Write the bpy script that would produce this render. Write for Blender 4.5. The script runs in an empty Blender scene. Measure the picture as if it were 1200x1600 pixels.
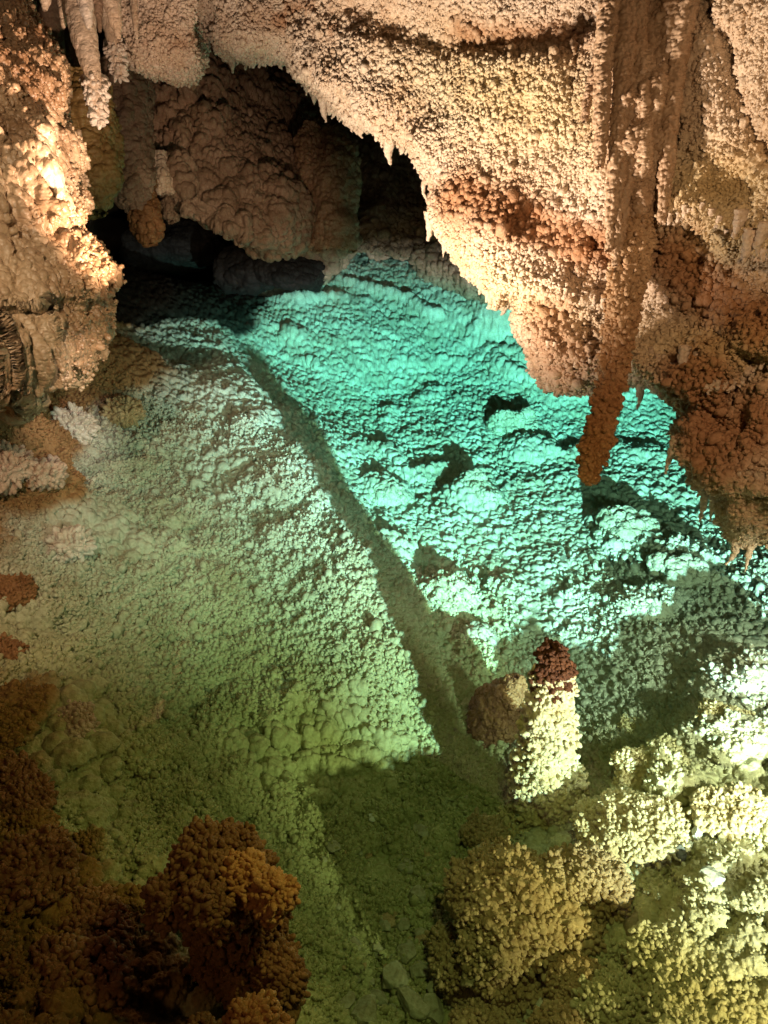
import bpy, math, random, time
import numpy as np
from concurrent.futures import ThreadPoolExecutor
T0 = time.time()
F = np.float32
# ------------------------------------------------------------------ camera
scene = bpy.context.scene
COL = scene.collection
CAM_H = 2.2
PITCH = math.radians(30.0)
FPX = 1209.0
cam_d = bpy.data.cameras.new('camera')
cam = bpy.data.objects.new('camera', cam_d); COL.objects.link(cam)
cam.location = (0, 0, CAM_H)
cam.rotation_euler = (math.radians(90) - PITCH, 0, 0)
cam_d.sensor_fit = 'VERTICAL'; cam_d.sensor_height = 24.0
cam_d.lens = 24.0 * FPX / 1600.0
cam_d.clip_start = 0.02; cam_d.clip_end = 200
scene.camera = cam
_c, _s = math.cos(PITCH), math.sin(PITCH)
def ray(px, py):
    a = (px - 600.0) / FPX; b = -(py - 800.0) / FPX
    return np.array([a, _c + b * _s, -_s + b * _c])
def at(px, py, d):            # point at depth d (metres along the view axis)
    return np.array([0, 0, CAM_H]) + ray(px, py) * d
def atz(px, py, z):           # point where that sight line meets height z
    r = ray(px, py); return np.array([0, 0, CAM_H]) + r * ((z - CAM_H) / r[2])
def proj(P):
    q = P - np.array([0, 0, CAM_H]); d = q[..., 1] * _c - q[..., 2] * _s
    up = q[..., 1] * _s + q[..., 2] * _c
    d = np.maximum(d, .05)
    return 600 + FPX * q[..., 0] / d, 800 - FPX * up / d, d
# ------------------------------------------------------------------ world, exposure
world = bpy.data.worlds.new('World'); scene.world = world; world.use_nodes = True
world.node_tree.nodes['Background'].inputs[0].default_value = (1.0, .62, .35, 1)
world.node_tree.nodes['Background'].inputs[1].default_value = 0.004
scene.view_settings.view_transform = 'Standard'; scene.view_settings.look = 'None'
scene.view_settings.exposure = 0.0; scene.view_settings.gamma = 1.0
scene.render.engine = 'CYCLES'
scene.cycles.use_denoising = True
scene.cycles.max_bounces = 4; scene.cycles.diffuse_bounces = 2; scene.cycles.glossy_bounces = 2
scene.cycles.transparent_max_bounces = 12; scene.cycles.volume_bounces = 0
scene.cycles.sample_clamp_indirect = 3.0
# ------------------------------------------------------------------ lamps of the show cave and added fill lights
def lamp(name, loc, power, col, target=None, angle=60, blend=.6, radius=.04, beam=False, smooth=0.0):
    L = bpy.data.lights.new(name, 'SPOT' if target is not None else 'POINT')
    L.energy = power; L.color = col; L.shadow_soft_size = radius
    if beam:                       # a collimated floodlight: it fades with distance, not with its square
        L.use_nodes = True; nt = L.node_tree; fo = nt.nodes.new('ShaderNodeLightFalloff')
        nt.links.new(fo.outputs['Linear'], nt.nodes['Emission'].inputs['Strength']); fo.inputs['Strength'].default_value = 1.0; fo.inputs['Smooth'].default_value = smooth
    o = bpy.data.objects.new(name, L); COL.objects.link(o); o.location = loc
    if target is not None:
        import mathutils
        L.spot_size = math.radians(angle); L.spot_blend = blend
        d = mathutils.Vector([float(a - b) for a, b in zip(target, loc)])
        o.rotation_euler = d.to_track_quat('-Z', 'Y').to_euler()
    return o
WARM = (1.0, .66, .36); AMBER = (1.0, .50, .20); CREAM = (1.0, .86, .55); COOL = (.62, 1.0, .93)
# underwater floods standing just out of frame by the near right bank of the pool
LP = (1.46, .64, .30)
lamp('pool_lamp', LP, 1080, (.74, .97, 1.0), (1.5, 8.5, -1.6), 76, .9, .018, True, 14.0)
lamp('pool_lamp', (LP[0] + .03, LP[1], LP[2]), 140, (1.0, .80, .34), (1.15, 2.3, -.6), 84, .9, .03, True, .5)
lamp('slope_lamp', (1.1, .7, 1.3), 300, (.62, 1.0, .72), (-1.6, 5.4, -.3), 42, 1.0, .3)
lamp('bank_fill', (2.0, 1.0, .95), 330, (1.0, .97, .66), (1.8, 2.7, -.5), 66, 1.0, .08)  # unseen fill added to brighten the right bank and its hollow
# warm lamps and added fills above the water
lamp('ceiling_lamp', (-1.0, 3.2, .5), 640, (1.0, .80, .61), (.9, 5.0, 2.9), 95, .8, .15)
lamp('wall_lamp', (-1.1, 1.1, 2.7), 225, (1.0, .76, .50), (-2.4, 3.8, .8), 74, .7, .03)
lamp('back_lamp', (-.2, 4.0, 1.0), 215, (1.0, .66, .44), (-1.6, 8.2, .9), 34, .9, .04)
lamp('bank_spot_fill', (-.5, 2.4, 1.7), 190, (1.0, .84, .72), (-2.2, 4.75, .07), 19, .9, .03)  # unseen spot added so the white frosted balls show bright
lamp('lobe_fill', (-.9, 3.4, 1.2), 300, (1.0, .70, .50), (-2.0, 5.2, 2.35), 62, .9, .05)  # unseen fill added to lift the top left lobe and stalactites
lamp('right_lamp', (.9, .8, 2.6), 105, (1.0, .66, .36), (1.8, 3.2, 1.5), 70, .8, .06)
lamp('path_lamp', (-1.3, -.3, 1.9), 10, (1.0, .58, .26), (-.6, 1.6, 0), 80, .8, .06)
lamp('pool_ambient_fill', (.5, 1.4, 1.7), 38, (.88, .90, .26), (.0, 2.4, -.8), 110, .9, .1)  # unseen ambient fill added for the dim olive parts of the pool
# ------------------------------------------------------------------ noise
rg = np.random.default_rng(7)
TB = 32
TAB = rg.random((TB, TB, TB, 4)).astype(F)
TABF = TAB.reshape(-1, 4)
def par(fn, P, *a):
    n = len(P)
    if n < 60000: return fn(P, *a)
    k = 12; idx = np.linspace(0, n, k + 1).astype(int)
    with ThreadPoolExecutor(4) as ex:
        return np.concatenate(list(ex.map(lambda i: fn(P[idx[i]:idx[i + 1]], *a), range(k))))
def _vn(P, ch):
    i = np.floor(P); f = (P - i).astype(F); i = i.astype(np.int32) & (TB - 1)
    f = f * f * (3 - 2 * f); j = (i + 1) & (TB - 1)
    T = TAB[..., ch].reshape(-1)
    x0, y0, z0 = i[:, 0] * TB * TB, i[:, 1] * TB, i[:, 2]; x1, y1, z1 = j[:, 0] * TB * TB, j[:, 1] * TB, j[:, 2]
    fx, fy, fz = f[:, 0], f[:, 1], f[:, 2]
    def l(a, b, t): return a + (b - a) * t
    return l(l(l(T[x0 + y0 + z0], T[x1 + y0 + z0], fx), l(T[x0 + y1 + z0], T[x1 + y1 + z0], fx), fy),
             l(l(T[x0 + y0 + z1], T[x1 + y0 + z1], fx), l(T[x0 + y1 + z1], T[x1 + y1 + z1], fx), fy), fz) * 2 - 1
def vnoise(P, s, ch=0, off=0.0): return par(_vn, P.astype(np.float64) / s + off + 100, ch)
def fbm(P, s, o=3, ch=0, off=0.0):
    r = 0; a = 1; t = 0
    for k in range(o):
        r = r + a * vnoise(P, s / 2 ** k, (ch + k) % 4, off + k * 7.3); t += a; a *= .55
    return r / t
def _pop(P, rmin, rmax):          # height field of packed round knobs, unit cell
    b = np.floor(P - .5); best = np.zeros(len(P), F)
    for dx in (0, 1):
        for dy in (0, 1):
            for dz in (0, 1):
                c = b + np.array([dx, dy, dz])
                ii = c.astype(np.int64) & (TB - 1)
                t = TABF[(ii[:, 0] * TB + ii[:, 1]) * TB + ii[:, 2]]
                q = (c + .5 + (t[:, :3] - .5) * .6 - P).astype(F)
                r = rmin + (rmax - rmin) * t[:, 3]
                h = r * r - (q * q).sum(1)
                np.maximum(best, np.sqrt(np.maximum(h, 0)), out=best)
    return best
def pop(P, s, rmin=.42, rmax=.72, off=0.0, warp=.25):
    Q = P.astype(np.float64) / s + off + 50
    if warp:
        w = np.stack([vnoise(P, s * 2.3, k, off + 3) for k in range(3)], 1)
        Q = Q + w * warp * 1.6
    return par(_pop, Q, rmin, rmax) * s
def sstep(a, b, x):
    t = np.clip((x - a) / (b - a), 0, 1); return t * t * (3 - 2 * t)
# ------------------------------------------------------------------ materials
def rock(name, base, dark, rough=.62, bump=.35, bscale=90, spec=.35, var=6.0):
    m = bpy.data.materials.new(name); m.use_nodes = True
    N = m.node_tree.nodes; L = m.node_tree.links; B = N['Principled BSDF']
    tc = N.new('ShaderNodeTexCoord')
    n1 = N.new('ShaderNodeTexNoise'); n1.inputs['Scale'].default_value = var; n1.inputs['Detail'].default_value = 6
    L.new(tc.outputs['Object'], n1.inputs['Vector'])
    cr = N.new('ShaderNodeValToRGB'); cr.color_ramp.elements[0].position = .35; cr.color_ramp.elements[1].position = .62
    cr.color_ramp.elements[0].color = (*dark, 1); cr.color_ramp.elements[1].color = (*base, 1)
    L.new(n1.outputs['Fac'], cr.inputs['Fac'])
    at_ = N.new('ShaderNodeAttribute'); at_.attribute_name = 'stain'
    n3 = N.new('ShaderNodeTexNoise'); n3.inputs['Scale'].default_value = 60; n3.inputs['Detail'].default_value = 3
    L.new(tc.outputs['Object'], n3.inputs['Vector'])
    mx = N.new('ShaderNodeMix'); mx.data_type = 'RGBA'; mx.blend_type = 'MULTIPLY'; mx.inputs[0].default_value = 1
    L.new(cr.outputs['Color'], mx.inputs[6]); L.new(at_.outputs['Color'], mx.inputs[7])
    c2 = N.new('ShaderNodeValToRGB'); c2.color_ramp.elements[0].position = .3; c2.color_ramp.elements[1].position = .7
    c2.color_ramp.elements[0].color = (.72, .68, .62, 1); c2.color_ramp.elements[1].color = (1, 1, 1, 1)
    L.new(n3.outputs['Fac'], c2.inputs['Fac'])
    m2 = N.new('ShaderNodeMix'); m2.data_type = 'RGBA'; m2.blend_type = 'MULTIPLY'; m2.inputs[0].default_value = 1
    L.new(mx.outputs[2], m2.inputs[6]); L.new(c2.outputs['Color'], m2.inputs[7])
    L.new(m2.outputs[2], B.inputs['Base Color'])
    B.inputs['Roughness'].default_value = rough; B.inputs['Specular IOR Level'].default_value = spec
    nb = N.new('ShaderNodeTexVoronoi'); nb.inputs['Scale'].default_value = bscale
    L.new(tc.outputs['Object'], nb.inputs['Vector'])
    n4 = N.new('ShaderNodeTexNoise'); n4.inputs['Scale'].default_value = bscale * 1.7; n4.inputs['Detail'].default_value = 4
    L.new(tc.outputs['Object'], n4.inputs['Vector'])
    ad = N.new('ShaderNodeMath'); ad.operation = 'SUBTRACT'; L.new(n4.outputs['Fac'], ad.inputs[0]); L.new(nb.outputs['Distance'], ad.inputs[1])
    bp = N.new('ShaderNodeBump'); bp.inputs['Strength'].default_value = bump; bp.inputs['Distance'].default_value = .01
    L.new(ad.outputs[0], bp.inputs['Height']); L.new(bp.outputs['Normal'], B.inputs['Normal'])
    return m
M_floor = rock('pool calcite', (.68, .66, .56), (.52, .49, .38), .75, .35, 110, .2, 3.0)
M_ceil = rock('ceiling popcorn calcite', (.84, .69, .56), (.74, .56, .41), .6, .4, 90, .3, 4.0)
M_wet = rock('wet flowstone', (.62, .46, .30), (.36, .22, .12), .42, .25, 60, .7, 3.0)
M_back = rock('back wall rock', (.40, .28, .20), (.26, .17, .11), .65, .4, 50, .3, 3.0)
M_dark = rock('deep cave rock', (.08, .055, .04), (.05, .035, .022), .7, .5, 30, .2, 2.0)
M_yel = rock('yellow popcorn calcite', (.78, .68, .42), (.66, .52, .28), .6, .3, 120, .3, 8.0)
M_brn = rock('brown popcorn calcite', (.36, .18, .075), (.21, .09, .035), .6, .35, 110, .3, 9.0)
M_white = rock('white frosted calcite', (.84, .76, .68), (.72, .60, .50), .5, .3, 120, .4, 8.0)
M_brn2 = rock('brown stalactite crust', (.74, .52, .33), (.58, .37, .21), .6, .35, 110, .3, 6.0)
M_ceil2 = rock('fluted tan calcite', (.62, .44, .30), (.50, .33, .21), .45, .3, 60, .4, 7.0)
M_gold = rock('golden flowstone', (.46, .30, .11), (.34, .20, .07), .5, .3, 60, .4, 5.0)
M_col = rock('brown column rock', (.46, .30, .19), (.32, .19, .11), .6, .4, 50, .3, 4.0)
M_org = rock('orange popcorn calcite', (.70, .36, .14), (.52, .23, .08), .6, .35, 110, .3, 9.0)
M_pink = rock('pinkish popcorn calcite', (.70, .52, .42), (.56, .36, .26), .6, .35, 110, .3, 9.0)
M_tan = rock('tan popcorn calcite', (.62, .46, .28), (.44, .30, .16), .65, .35, 110, .25, 9.0)
M_olv = rock('olive popcorn calcite', (.66, .60, .38), (.50, .45, .25), .65, .35, 110, .25, 9.0)
M_chalk = rock('white chalky stone', (.86, .86, .78), (.76, .76, .66), .6, .2, 80, .3, 9.0)
M_tip = rock('shade-darkened brown popcorn tip', (.13, .045, .018), (.08, .025, .01), .7, .35, 110, .2, 9.0)  # brown crust, with the unlit tip's darkness put into the colour too
M_bare = rock('bare brownish limestone', (.46, .38, .25), (.30, .23, .14), .7, .6, 30, .25, 14.0)
M_ledge = rock('shade-darkened ledge rock', (.012, .008, .006), (.008, .006, .005), .8, .4, 50, .3, 3.0)  # near-black colour carries the shade of the recess on both ledges
M_black = rock('black light blocker', (.02, .02, .02), (.015, .015, .015), .5, .1, 50, .3, 9.0)
M_dstone = rock('dark grey stone', (.20, .20, .17), (.12, .12, .10), .6, .4, 50, .3, 9.0)
M_floor2 = rock('drowned boulder crust', (.64, .60, .48), (.50, .46, .34), .75, .35, 110, .2, 3.0)
M_stone = rock('broken limestone', (.55, .52, .38), (.42, .38, .26), .7, .5, 35, .25, 10.0)
# ------------------------------------------------------------------ mesh helpers
def link(name, me, mat, parent=None, label=None, cat=None, group=None, kind=None):
    o = bpy.data.objects.new(name, me); COL.objects.link(o)
    if mat is not None and me is not None and not me.materials: me.materials.append(mat)
    if parent is not None: o.parent = parent
    if label: o['label'] = label
    if cat: o['category'] = cat
    if group: o['group'] = group
    if kind: o['kind'] = kind
    return o
def mesh(name, V, Fc, stain=None):       # Fc: (n,k) int
    me = bpy.data.meshes.new(name); n, k = Fc.shape
    me.vertices.add(len(V)); me.vertices.foreach_set('co', V.astype(F).ravel())
    me.loops.add(n * k); me.loops.foreach_set('vertex_index', Fc.astype(np.int32).ravel())
    me.polygons.add(n); me.polygons.foreach_set('loop_start', (np.arange(n) * k).astype(np.int32))
    me.update(calc_edges=True)
    me.polygons.foreach_set('use_smooth', np.ones(n, bool))
    a = me.color_attributes.new('stain', 'FLOAT_COLOR', 'POINT')
    c = np.ones((len(V), 4), F)
    if stain is not None: c[:, :3] = stain
    a.data.foreach_set('color', c.ravel())
    return me
def grid_faces(n, m, wrap=False):
    i = np.arange(n - 1)[:, None]; j = np.arange(m if wrap else m - 1)[None]; j2 = (j + 1) % m
    return np.stack([i * m + j, i * m + j2, (i + 1) * m + j2, (i + 1) * m + j], -1).reshape(-1, 4)
def grid_normals(G, wrap=False):
    du = np.gradient(G, axis=0)
    if wrap: dv = (np.roll(G, -1, 1) - np.roll(G, 1, 1)) * .5
    else: dv = np.gradient(G, axis=1)
    n = np.cross(du, dv); n /= np.maximum(np.linalg.norm(n, axis=-1, keepdims=True), 1e-12)
    return n
def spline_mat(n, m):          # Catmull-Rom rows: m samples from n controls
    t = np.linspace(0, n - 1 - 1e-6, m); i = t.astype(int); f = t - i
    W = np.zeros((m, n))
    for k, w in enumerate(((-f + 2 * f ** 2 - f ** 3) / 2, (2 - 5 * f ** 2 + 3 * f ** 3) / 2, (f + 4 * f ** 2 - 3 * f ** 3) / 2, (-f ** 2 + f ** 3) / 2)):
        np.add.at(W, (np.arange(m), np.clip(i + k - 1, 0, n - 1)), w)
    return W
def sheet(ctrl, nu, nv):
    C = np.array(ctrl, float)
    return np.einsum('ua,abk,vb->uvk', spline_mat(C.shape[0], nu), C, spline_mat(C.shape[1], nv))
def facing(G, Nn):             # make the normals look towards the camera
    d = (np.array([0, 0, CAM_H]) - G); return Nn if (d * Nn).sum(-1).mean() > 0 else -Nn
def seg_dist(px, py, pts):
    best = np.full(px.shape, 1e9); t_at = np.zeros(px.shape)
    for k in range(len(pts) - 1):
        ax, ay = pts[k]; bx, by = pts[k + 1]; L2 = (bx - ax) ** 2 + (by - ay) ** 2
        t = np.clip(((px - ax) * (bx - ax) + (py - ay) * (by - ay)) / L2, 0, 1)
        d = np.hypot(px - ax - t * (bx - ax), py - ay - t * (by - ay))
        m = d < best; best = np.where(m, d, best); t_at = np.where(m, k + t, t_at)
    return best, t_at
def gauss(px, py, x, y, sx, sy, rot=0):
    c, s = math.cos(rot), math.sin(rot); a = (px - x) * c + (py - y) * s; b = -(px - x) * s + (py - y) * c
    return np.exp(-.5 * ((a / sx) ** 2 + (b / sy) ** 2))
def flat(G): return G.reshape(-1, 3)
# ================================================================== POOL FLOOR (the terrain under and around the water)
ctl = [(520,400,-.12),(660,404,-.12),(740,435,-.15),(830,470,-.2),(950,500,-.3),(400,445,-.45),(300,440,-1.6),(200,420,-1.8),(230,480,-.9),(170,460,-1.4),
 (600,480,-.42),(700,500,-.5),(780,530,-.6),(560,560,-.7),(480,520,-.5),(430,600,-.62),(470,640,-.8),
 (600,600,-.9),(750,650,-1.0),(900,650,-1.),(1100,600,-1.),(1250,650,-.9),(1100,480,-.6),
 (700,800,-1.05),(1000,750,-1.0),(1200,820,-.85),(1200,950,-.75),(800,950,-1.02),(1000,950,-.92),(1080,1020,-.74),(1130,1110,-.58),
 (950,1120,-.86),(1000,1120,-.84),(830,1110,-1.02),(1250,1050,-.55),(1200,1200,-.46),(1100,1200,-.56),(1010,1200,-.68),(1150,1400,-.30),(1300,1400,-.28),(1250,1600,-.3),(1050,1350,-.48),(1050,1500,-.42),
 (850,1280,-.80),(850,1400,-.72),(850,1550,-.68),(700,1250,-.93),(600,1350,-.93),(560,1550,-.88),(680,1500,-.82),(700,1650,-.8),(950,1650,-.5),
 (330,540,-.33),(380,600,-.40),(430,660,-.44),(500,760,-.50),(560,900,-.60),(620,1030,-.72),(680,1110,-.86),(750,1180,-.95),
 (420,560,-.62),(500,650,-.85),(520,720,-.78),(580,790,-.98),(620,870,-1.0),(700,1000,-1.06),(780,1100,-1.08),
 (250,580,-.2),(170,640,-.05),(200,545,.04),(120,700,.0),(200,700,-.16),(280,700,-.26),(100,760,-.08),(200,800,-.25),(350,800,-.40),(60,880,-.13),(0,800,-.06),(0,960,-.1),(200,1000,-.42),(400,950,-.56),(450,830,-.5),
 (130,1120,-.09),(60,1050,-.18),(300,1150,-.62),(500,1150,-.80),(420,1250,-.78),(110,1260,-.18),(0,1180,.0),(40,1330,.03),(200,1330,-.34),(0,1500,.16),(150,1500,.06),(240,1580,-.02),(470,1570,-.5),(230,1400,-.14),(350,1450,-.3),(330,1640,.0),(0,1700,.3),
 (-150,1200,.12),(-150,900,.05),(-150,700,.5),(60,620,.2),(140,560,.25),(0,560,.8),(-300,1500,.5),(170,510,.05),(1500,1200,-.1),(1450,800,-.2),(100,400,.6)]
CP = np.array([atz(*c) for c in ctl])
CP = np.vstack([CP, [[-6, 2, 1.5], [-5, 6, 1.5], [5.5, 2, 1.0], [6, 6, .5], [-3, -1, 1], [3, -1, .9], [0, -1, .6], [0, 15, .8], [5, 14, .8], [-4, 12, -1.5], [-1, 12.5, -.4], [0,.3,.1],[1.5,.3,-.2],[-1.5,.2,.6],[1.46,.64,-.2],[1.36,.88,-.34],[1.2,1.28,-.34],[1.6,1.0,-.25],[2.1,1.25,.0]]])
def tps_fit(X, z, lam=.02):
    r2 = ((X[:, None] - X[None]) ** 2).sum(-1); K = .5 * r2 * np.log(r2 + 1e-9) + lam * np.eye(len(X))
    A = np.block([[K, np.c_[np.ones(len(X)), X]], [np.r_[np.ones((1, len(X))), X.T], np.zeros((3, 3))]])
    return np.linalg.solve(A, np.r_[z, 0, 0, 0])
W_ = tps_fit(CP[:, :2], CP[:, 2])
def floor_z(X):
    X = np.atleast_2d(X); out = np.zeros(len(X))
    for k in range(len(CP)):
        r2 = ((X - CP[k, :2]) ** 2).sum(1); out += W_[k] * .5 * r2 * np.log(r2 + 1e-9)
    return out + W_[-3] + X @ W_[-2:]
NR, NT = 1500, 1500
dep = np.linspace(math.radians(74), math.radians(9.2), NR)
rad = 3.0 / np.tan(dep)                      # measured for a floor 0.8 m under the water
rad = rad * 1.0
th = np.radians(np.linspace(-62, 62, NT)); th = th * (.62 + .38 * (np.abs(th) / th[-1]) ** 1.5)
nc = 420
rc = np.interp(np.linspace(0, NR - 1, nc), np.arange(NR), rad); tc_ = np.interp(np.linspace(0, NT - 1, nc), np.arange(NT), th)
XC = np.stack([rc[:, None] * np.sin(tc_)[None], rc[:, None] * np.cos(tc_)[None]], -1).reshape(-1, 2)
ZC = floor_z(XC).reshape(nc, nc)
Bu, Bv = spline_mat(nc, NR), spline_mat(nc, NT)
Z = Bu @ ZC @ Bv.T
G = np.stack([rad[:, None] * np.sin(th)[None], rad[:, None] * np.cos(th)[None], Z], -1)
P = flat(G)
px, py, dd = proj(P)
h = fbm(P * [1, 1, .3], .9, 4) * .06
_cr = [(335,540),(400,640),(480,760),(560,900),(640,1060),(690,1130)]
_cy, _cx2 = [c[1] for c in _cr], [c[0] for c in _cr]; _sd = px - np.interp(py, _cy, _cx2) + 12 * vnoise(P, .4, 2)
h += .13 * np.where(_sd > 0, np.exp(-(_sd / 32) ** 2), np.exp(-(_sd / 150) ** 2)) * sstep(500, 560, py) * sstep(1180, 1050, py)
for pts, w, am in (([(530,438),(610,465),(690,500)], 7, .13), ([(760,560),(820,590),(890,612)], 9, .10), ([(600,650),(690,615)], 8, .08), ([(455,520),(500,590)], 9, .10), ([(360,690),(430,670),(490,640)], 7, .05), ([(420,870),(480,840),(540,790)], 8, .06),
      ([(560,690),(640,740),(700,730)], 8, .07), ([(860,720),(960,700),(1060,730)], 8, .08), ([(620,560),(720,570),(800,540)], 7, .07), ([(390,470),(470,480),(540,470)], 6, .12), ([(880,880),(960,870),(1010,930)], 9, .07), ([(1060,820),(1120,880),(1190,890)], 9, .08), ([(200,740),(300,750),(370,720)], 9, .05)):
    h += am * np.exp(-((seg_dist(px + 10 * vnoise(P, .3, 0), py + 10 * vnoise(P, .25, 1), pts)[0]) / w) ** 2) * (.6 + .6 * vnoise(P, .35, 3))
# boulders and hummocks drowned under the crust
for (x, y, z, r, hh) in [(770,560,0,.40,.16),(830,690,0,.30,.13),(990,835,0,.36,.16),(735,760,0,.26,.16),(600,760,0,.22,.14),(705,925,0,.20,.15),(745,1015,0,.15,.13),(620,855,0,.18,.10),
     (640,470,0,.55,.14),(780,500,0,.4,.12),(1050,880,0,.3,.2),(1010,960,0,.22,.14),(1130,1160,0,.16,.12),(1040,1230,0,.14,.12),(1150,1300,0,.13,.09),(1010,1200,0,.10,.12),(1160,1050,0,.25,.14),
     (230,650,0,.22,.06),(440,810,0,.14,.07),(310,900,0,.2,.05),(300,450,0,.4,.1),(900,1290,0,.3,.12),(1000,1270,0,.2,.1)]:
    c = atz(x, y, -.95 if py is not None and 560 < x < 1080 and y < 1100 else -.5)
    q = np.hypot(P[:, 0] - c[0], (P[:, 1] - c[1])) / r
    q = np.maximum(q + .25 * vnoise(P, r * .8, 2), 0)
    h += hh * np.clip(1 - q ** 2.2, 0, 1)
G[..., 2] += h.reshape(NR, NT)
N1 = grid_normals(G); N1 = N1 * np.sign(N1[..., 2:3]); P = flat(G); N1 = flat(N1)
# cauliflower heads on the left slope, smaller ones elsewhere
patch = .38 + .62 * sstep(-.35, .2, vnoise(P, .55, 1) + .4 * vnoise(P, .14, 2))
leftm = sstep(700, 380, px + (1150 - py) * .25) * sstep(560, 760, py)
rightm = sstep(900, 1050, px) * sstep(700, 950, py)
nearm = sstep(1050, 1250, py)
a = pop(P, .10, .36, .72, 1.3); b_ = pop(P, .30, .3, .7, 9.1)
amp = .22 + .25 * leftm + .6 * leftm * sstep(820, 950, py) + .35 * nearm + .45 * rightm
P = P + N1 * (a * amp * .8 + b_ * (.10 + .12 * leftm))[:, None]
G = P.reshape(NR, NT, 3); N2 = grid_normals(G); N2 = flat(N2 * np.sign(N2[..., 2:3]))
fine = pop(P, .028, .42, .76, 4.4)
far = sstep(3.0, 5.5, dd)
mid = pop(P, .050, .42, .76, 14.4)
P = P + N2 * (patch * fine * (1.0 * (1 - far) + .3 * far) + mid * (.35 + .65 * far) + pop(P, .09, .35, .72, 31.0) * .22 * far)[:, None]
near = dd < 3.4
Pn = P[near]; P[near] = Pn + N2[near] * (pop(Pn, .014, .42, .72, 2.2, 0) * .8 * sstep(3.4, 2.6, dd[near]))[:, None]
# floor tints: brown iron crust above the waterline, shade painted in the back recess
brown = np.array([.62, .36, .20]); st = np.ones((len(P), 3))
tz = sstep(-.03, .05, P[:, 2] + .03 * vnoise(P, .2, 1)) * (P[:, 0] < 1.0)
olive = np.array([.80, .80, .44]); lo = sstep(760, 1150, py) * sstep(860, 760, px) * .8  # olive tint growing towards the lower left
yel = np.array([1.0, .95, .70]); yl = sstep(700, 1000, px) * sstep(1100, 1250, py)  # yellowish tint growing towards the lower right
bare = np.array([.03, .03, .025]); shade_m = np.clip(1.6 * sstep(0, 1, (385 - px + (495 - py) * .35) / 60 + .5 + .5 * vnoise(P, .5, 2)) * sstep(522, 498, py + 22 * vnoise(P, .4, 1)), 0, 1)  # near-black tint paints the back recess's shade into the floor, not bare rock
for colr, w in ((bare, shade_m), (olive, lo), (yel, yl), (brown, tz)):
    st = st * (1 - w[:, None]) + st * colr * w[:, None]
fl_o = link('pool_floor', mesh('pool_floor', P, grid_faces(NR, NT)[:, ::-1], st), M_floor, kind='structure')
FG = P.reshape(NR, NT, 3); FN = N2.reshape(NR, NT, 3); FST = st
print('floor', time.time() - T0)
# ------------------------------------------------------------------ water
def water():
    m = bpy.data.materials.new('clear pool water'); m.use_nodes = True
    N = m.node_tree.nodes; L = m.node_tree.links; N.remove(N['Principled BSDF']); O = N['Material Output']
    tr = N.new('ShaderNodeBsdfTransparent'); gl = N.new('ShaderNodeBsdfGlossy'); gl.inputs['Roughness'].default_value = .0
    fr = N.new('ShaderNodeFresnel'); fr.inputs['IOR'].default_value = 1.33
    mx = N.new('ShaderNodeMixShader'); ge = N.new('ShaderNodeNewGeometry'); ml = N.new('ShaderNodeMath'); ml.operation = 'MULTIPLY_ADD'   # seen from below the surface lets light through
    L.new(ge.outputs['Backfacing'], ml.inputs[0]); ml.inputs[1].default_value = -1; ml.inputs[2].default_value = 1
    m2 = N.new('ShaderNodeMath'); m2.operation = 'MULTIPLY'; L.new(ml.outputs[0], m2.inputs[0]); L.new(fr.outputs[0], m2.inputs[1]); L.new(m2.outputs[0], mx.inputs[0]); L.new(tr.outputs[0], mx.inputs[1]); L.new(gl.outputs[0], mx.inputs[2])
    va = N.new('ShaderNodeVolumeAbsorption'); va.inputs['Color'].default_value = WATER_COL; va.inputs['Density'].default_value = WATER_DEN
    L.new(mx.outputs[0], O.inputs['Surface']); L.new(va.outputs[0], O.inputs['Volume'])
    return m
WATER_COL = (.58, .975, .93, 1); WATER_DEN = .45
V = np.array([[x, y, z] for z in (-4.0, 0.0) for y in (-3.0, 17.0) for x in (-7.0, 8.0)])
me = mesh('water', V, np.array([[0, 2, 3, 1], [4, 5, 7, 6], [0, 1, 5, 4], [2, 6, 7, 3], [0, 4, 6, 2], [1, 3, 7, 5]]))
me.polygons.foreach_set('use_smooth', np.zeros(6, bool))
link('water', me, water(), kind='structure')
# ------------------------------------------------------------------ generic displaced sheet
def build_sheet(name, ctrl, nu, nv, mat, disp, kind='structure', stain=None, shape=None, **kw):
    G = sheet(ctrl, nu, nv); Nn = facing(G, grid_normals(G))
    if shape is not None:
        P = flat(G); px, py, dd = proj(P)
        G = (P + flat(Nn) * shape(P, px, py, dd)[:, None]).reshape(G.shape); Nn = facing(G, grid_normals(G))
    px, py, dd = proj(flat(G))
    for fn in disp:
        P = flat(G); hgt = fn(P, px, py, dd)
        if isinstance(hgt, tuple): P = P + hgt[1]; hgt = hgt[0]
        G = (P + flat(Nn) * hgt[:, None]).reshape(G.shape)
        Nn = facing(G, grid_normals(G))
    P = flat(G); px, py, dd = proj(P)
    s = stain(P, px, py, dd) if stain else None
    fc = grid_faces(nu, nv)
    o = link(name, mesh(name, P, fc, s), mat, kind=kind, **kw)
    return o, G, Nn
def mixc(w, c, s=None):
    if s is None: s = np.ones((len(w), 3))
    return s * (1 - w[:, None]) + s * np.array(c)[None] * w[:, None]
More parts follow.
